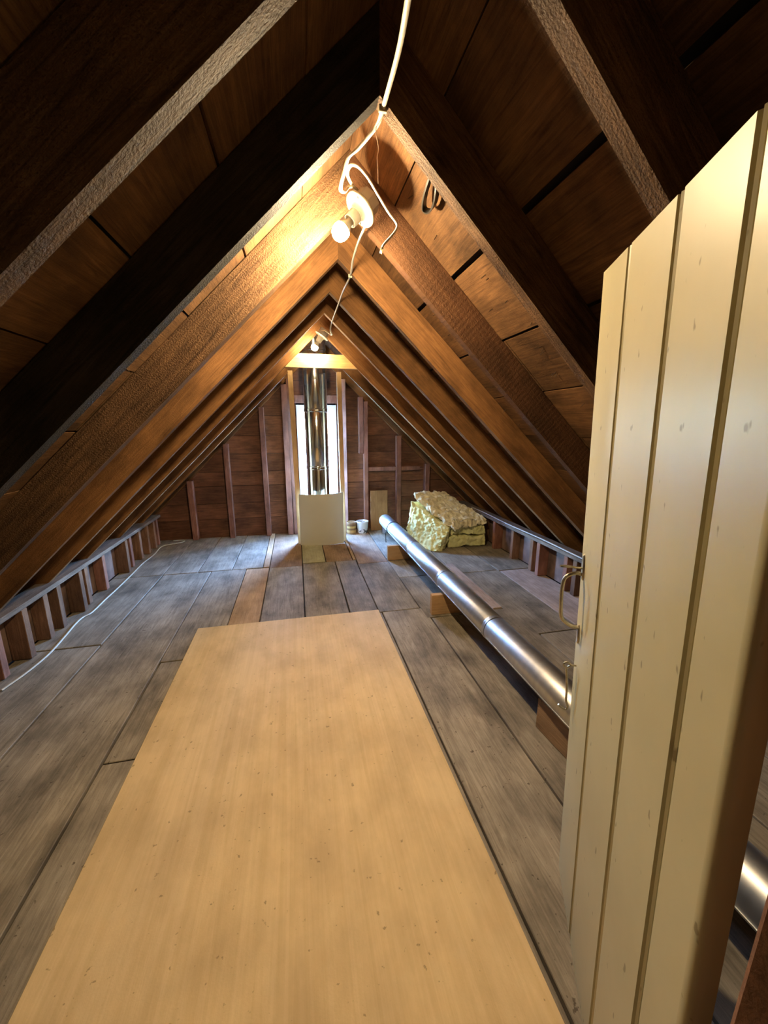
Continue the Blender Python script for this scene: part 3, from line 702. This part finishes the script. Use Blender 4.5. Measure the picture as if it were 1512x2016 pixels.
# closed far end cap
lathe('end_cap', [(DR-0.003, 0.0), (DR-0.003, 0.002), (0.001, 0.004)], 'galv', dt_, axis_matrix(DA, dd), seg=40, auto=40)
p = DA + dd*0.40
ring = [p + Vector((math.cos(a)*(DR+0.003), 0, math.sin(a)*(DR+0.003))) for a in [math.radians(40+k*17) for k in range(0, 13)]]
ring += [p+Vector((-0.085, 0, -0.03)), p+Vector((-0.087, 0, -0.09)), p+Vector((-0.085, 0, -0.15))]
w_ = tube('wire_tie', ring, 0.0042, 0.0042, 'black', dt_, seg=6, n=3); w_['label'] = 'black wire tie'

# ---- blocks under the duct
tag(box('wood_block', (0.84, 3.575, 0.0005), (1.13, 3.615, 0.149), 'block', bev=0.002, rot=Matrix.Rotation(0.02, 4, 'Z')), 'upright pine block under the duct end, near the insulation', 'wood block', 'blocks carrying the duct')
tag(box('wood_block', (0.885, 2.385, 0.0005), (1.17, 2.425, 0.151), 'block', bev=0.002, rot=Matrix.Rotation(-0.03, 4, 'Z')), 'upright pine block under the middle of the duct, by the plywood corner', 'wood block', 'blocks carrying the duct')
tag(box('wood_block', (1.005, 1.02, 0.0005), (1.055, 1.30, 0.149), 'floor_brown', bev=0.002, rot=Matrix.Rotation(0.1, 4, 'Z')), 'reddish brown block in the shadow under the duct, beside the open door', 'wood block', 'blocks carrying the duct')

# ---- insulation
def fluffy(name, corners, mat, amp, n=(26, 14, 26), seed=0, label=''):
    """corners: bottom 4 then top 4 (counter-clockwise); surface broken up like torn glass wool"""
    bm = bmesh.new(); c = [Vector(p) for p in corners]; ctr = sum(c, Vector())/8
    cache = {}
    def P(u, v, w_):
        k = (round(u, 5), round(v, 5), round(w_, 5))
        if k in cache: return cache[k]
        b = (c[0]*(1-u)+c[1]*u)*(1-v)+(c[3]*(1-u)+c[2]*u)*v
        t_ = (c[4]*(1-u)+c[5]*u)*(1-v)+(c[7]*(1-u)+c[6]*u)*v
        p = b*(1-w_)+t_*w_
        # round the edges a little
        e = sum(1 for q in (u, v, w_) if q < 0.001 or q > 0.999)
        q = p + Vector((seed*3.1, seed*1.7, 0))
        d = noise.noise_vector(q*8)*amp*0.9 + noise.noise_vector(q*24)*amp*0.6 + noise.noise_vector(q*60)*amp*0.30 + noise.noise_vector(q*120)*amp*0.18
        p = p + d - (p-ctr)*(0.03 if e > 1 else 0)
        p.z = max(p.z, 0.002)
        cache[k] = bm.verts.new(p-ctr); return cache[k]
    nu, nv, nw = n
    for (a, b, f) in ((nu, nv, lambda i, j: [(i, j, 0), (i, j, 1)]), ):
        pass
    def grid(na, nb, fn):
        for i in range(na):
            for j in range(nb):
                q = [fn(i/na, j/nb), fn((i+1)/na, j/nb), fn((i+1)/na, (j+1)/nb), fn(i/na, (j+1)/nb)]
                try: bm.faces.new([P(*z) for z in q])
                except ValueError: pass
    for w_ in (0, 1): grid(nu, nv, lambda a, b, w_=w_: (a, b, w_))
    for v in (0, 1): grid(nu, nw, lambda a, b, v=v: (a, v, b))
    for u in (0, 1): grid(nv, nw, lambda a, b, u=u: (u, a, b))
    return tag(from_bm(name, bm, mat, None, T(*ctr), smooth=True), label, 'insulation', 'yellow glass wool insulation batts')
fluffy('insulation_batt', [(1.58, 3.82, 0.0), (2.02, 3.80, 0.0), (2.03, 4.45, 0.0), (1.58, 4.45, 0.0), (1.59, 3.82, 0.13), (2.02, 3.80, 0.12), (2.03, 4.45, 0.16), (1.55, 4.45, 0.16)], 'batt', 0.020, seed=1, n=(60, 40, 16), label='lowest flat yellow insulation batt at the bottom of the pile')
fluffy('insulation_batt', [(1.61, 3.83, 0.145), (2.03, 3.82, 0.135), (2.02, 4.42, 0.18), (1.60, 4.42, 0.18), (1.62, 3.83, 0.26), (2.03, 3.83, 0.22), (2.02, 4.42, 0.28), (1.55, 4.42, 0.34)], 'batt', 0.020, seed=2, n=(60, 40, 16), label='middle flat yellow insulation batt of the pile')
fluffy('insulation_batt', [(1.17, 4.12, 0.0), (1.41, 3.70, 0.0), (1.56, 3.80, 0.0), (1.48, 4.32, 0.0), (1.23, 4.12, 0.49), (1.54, 3.74, 0.23), (1.60, 3.80, 0.24), (1.50, 4.30, 0.46)], 'batt', 0.022, seed=3, n=(64, 24, 54), label='pale green yellow insulation batt slumped upright against the pile, beside the duct')
fluffy('insulation_batt', [(1.27, 4.12, 0.53), (1.60, 3.72, 0.22), (2.06, 3.84, 0.235), (1.92, 4.50, 0.36), (1.26, 4.15, 0.585), (1.58, 3.76, 0.32), (2.07, 3.90, 0.285), (1.80, 4.52, 0.52)], 'batt_top', 0.026, seed=4, n=(70, 70, 10), label='dusty tan insulation batt draped over the top of the pile')

# ---- cans, tub, board by the gable
def can_mat():
    m, n, l, b = nodes('rusty_can_label')
    tc = n.new('ShaderNodeTexCoord'); sp_ = n.new('ShaderNodeSeparateXYZ'); l.new(tc.outputs['Object'], sp_.inputs[0])
    mu = n.new('ShaderNodeMath'); mu.operation = 'MULTIPLY'; mu.inputs[1].default_value = 6.6; l.new(sp_.outputs['Z'], mu.inputs[0])
    r = ramp(n, [(0.0, (0.40, 0.22, 0.11)), (0.25, (0.55, 0.36, 0.13)), (0.40, (0.20, 0.10, 0.05)), (0.55, (0.60, 0.42, 0.14)), (0.72, (0.22, 0.11, 0.05)), (1.0, (0.55, 0.36, 0.2))])
    l.new(mu.outputs[0], r.inputs[0]); l.new(r.outputs[0], b.inputs['Base Color']); b.inputs['Roughness'].default_value = 0.5
    return m
M['can'] = can_mat()
def tub_mat():
    m, n, l, b = nodes('printed_white_plastic')
    tc = n.new('ShaderNodeTexCoord')
    v = n.new('ShaderNodeTexNoise'); v.inputs['Scale'].default_value = 26; v.inputs['Detail'].default_value = 1; l.new(tc.outputs['Object'], v.inputs['Vector'])
    r = ramp(n, [(0.545, (0.80, 0.81, 0.82)), (0.565, (0.10, 0.10, 0.12))]); l.new(v.outputs['Fac'], r.inputs[0])
    l.new(r.outputs[0], b.inputs['Base Color']); b.inputs['Roughness'].default_value = 0.35
    return m
M['tub'] = tub_mat()
t = tag(empty('tin_can', (0.625, 4.665, 0.0)), 'small rusty yellow banded tin can by the lit window stud', 'can')
lathe('can_body', [(0.056, 0.001), (0.058, 0.003), (0.058, 0.04), (0.0565, 0.043), (0.058, 0.046), (0.058, 0.095), (0.0565, 0.098), (0.058, 0.101), (0.058, 0.143), (0.0595, 0.146), (0.0575, 0.148), (0.055, 0.146), (0.055, 0.02)], 'can', t, T(0.625, 4.665, 0), seg=28, auto=30)
t = tag(empty('plastic_tub', (0.765, 4.66, 0.0)), 'white plastic tub with dark printed marks between can and leaning board', 'tub')
lathe('tub_body', [(0.058, 0.001), (0.060, 0.004), (0.071, 0.135), (0.070, 0.02+0.115)], 'tub', t, T(0.765, 4.66, 0), seg=32, auto=40)
lathe('tub_rim', [(0.071, 0.132), (0.076, 0.133), (0.077, 0.150), (0.075, 0.153), (0.072, 0.152), (0.066, 0.06), (0.055, 0.03)], 'white', t, T(0.765, 4.66, 0), seg=32, auto=40, cap=False)
t = tag(empty('metal_can', (1.035, 4.56, 0.0)), 'small plain silver can half hidden by the duct end', 'can')
lathe('can_body', [(0.036, 0.001), (0.038, 0.003), (0.038, 0.10), (0.039, 0.103), (0.037, 0.105), (0.030, 0.104)], 'galv', t, T(1.035, 4.56, 0), seg=24, auto=30)
lathe('lid', [(0.031, 0.105), (0.031, 0.112), (0.028, 0.114)], 'galv_dark', t, T(1.035, 4.56, 0), seg=24, auto=30)
tag(box('leaning_board', (0.885, 4.715, 0.002), (1.105, 4.738, 0.52), 'brownboard', bev=0.002, rot=Matrix.Rotation(math.radians(-2), 4, 'X')), 'short brown board leaning upright against the gable studs', 'board')
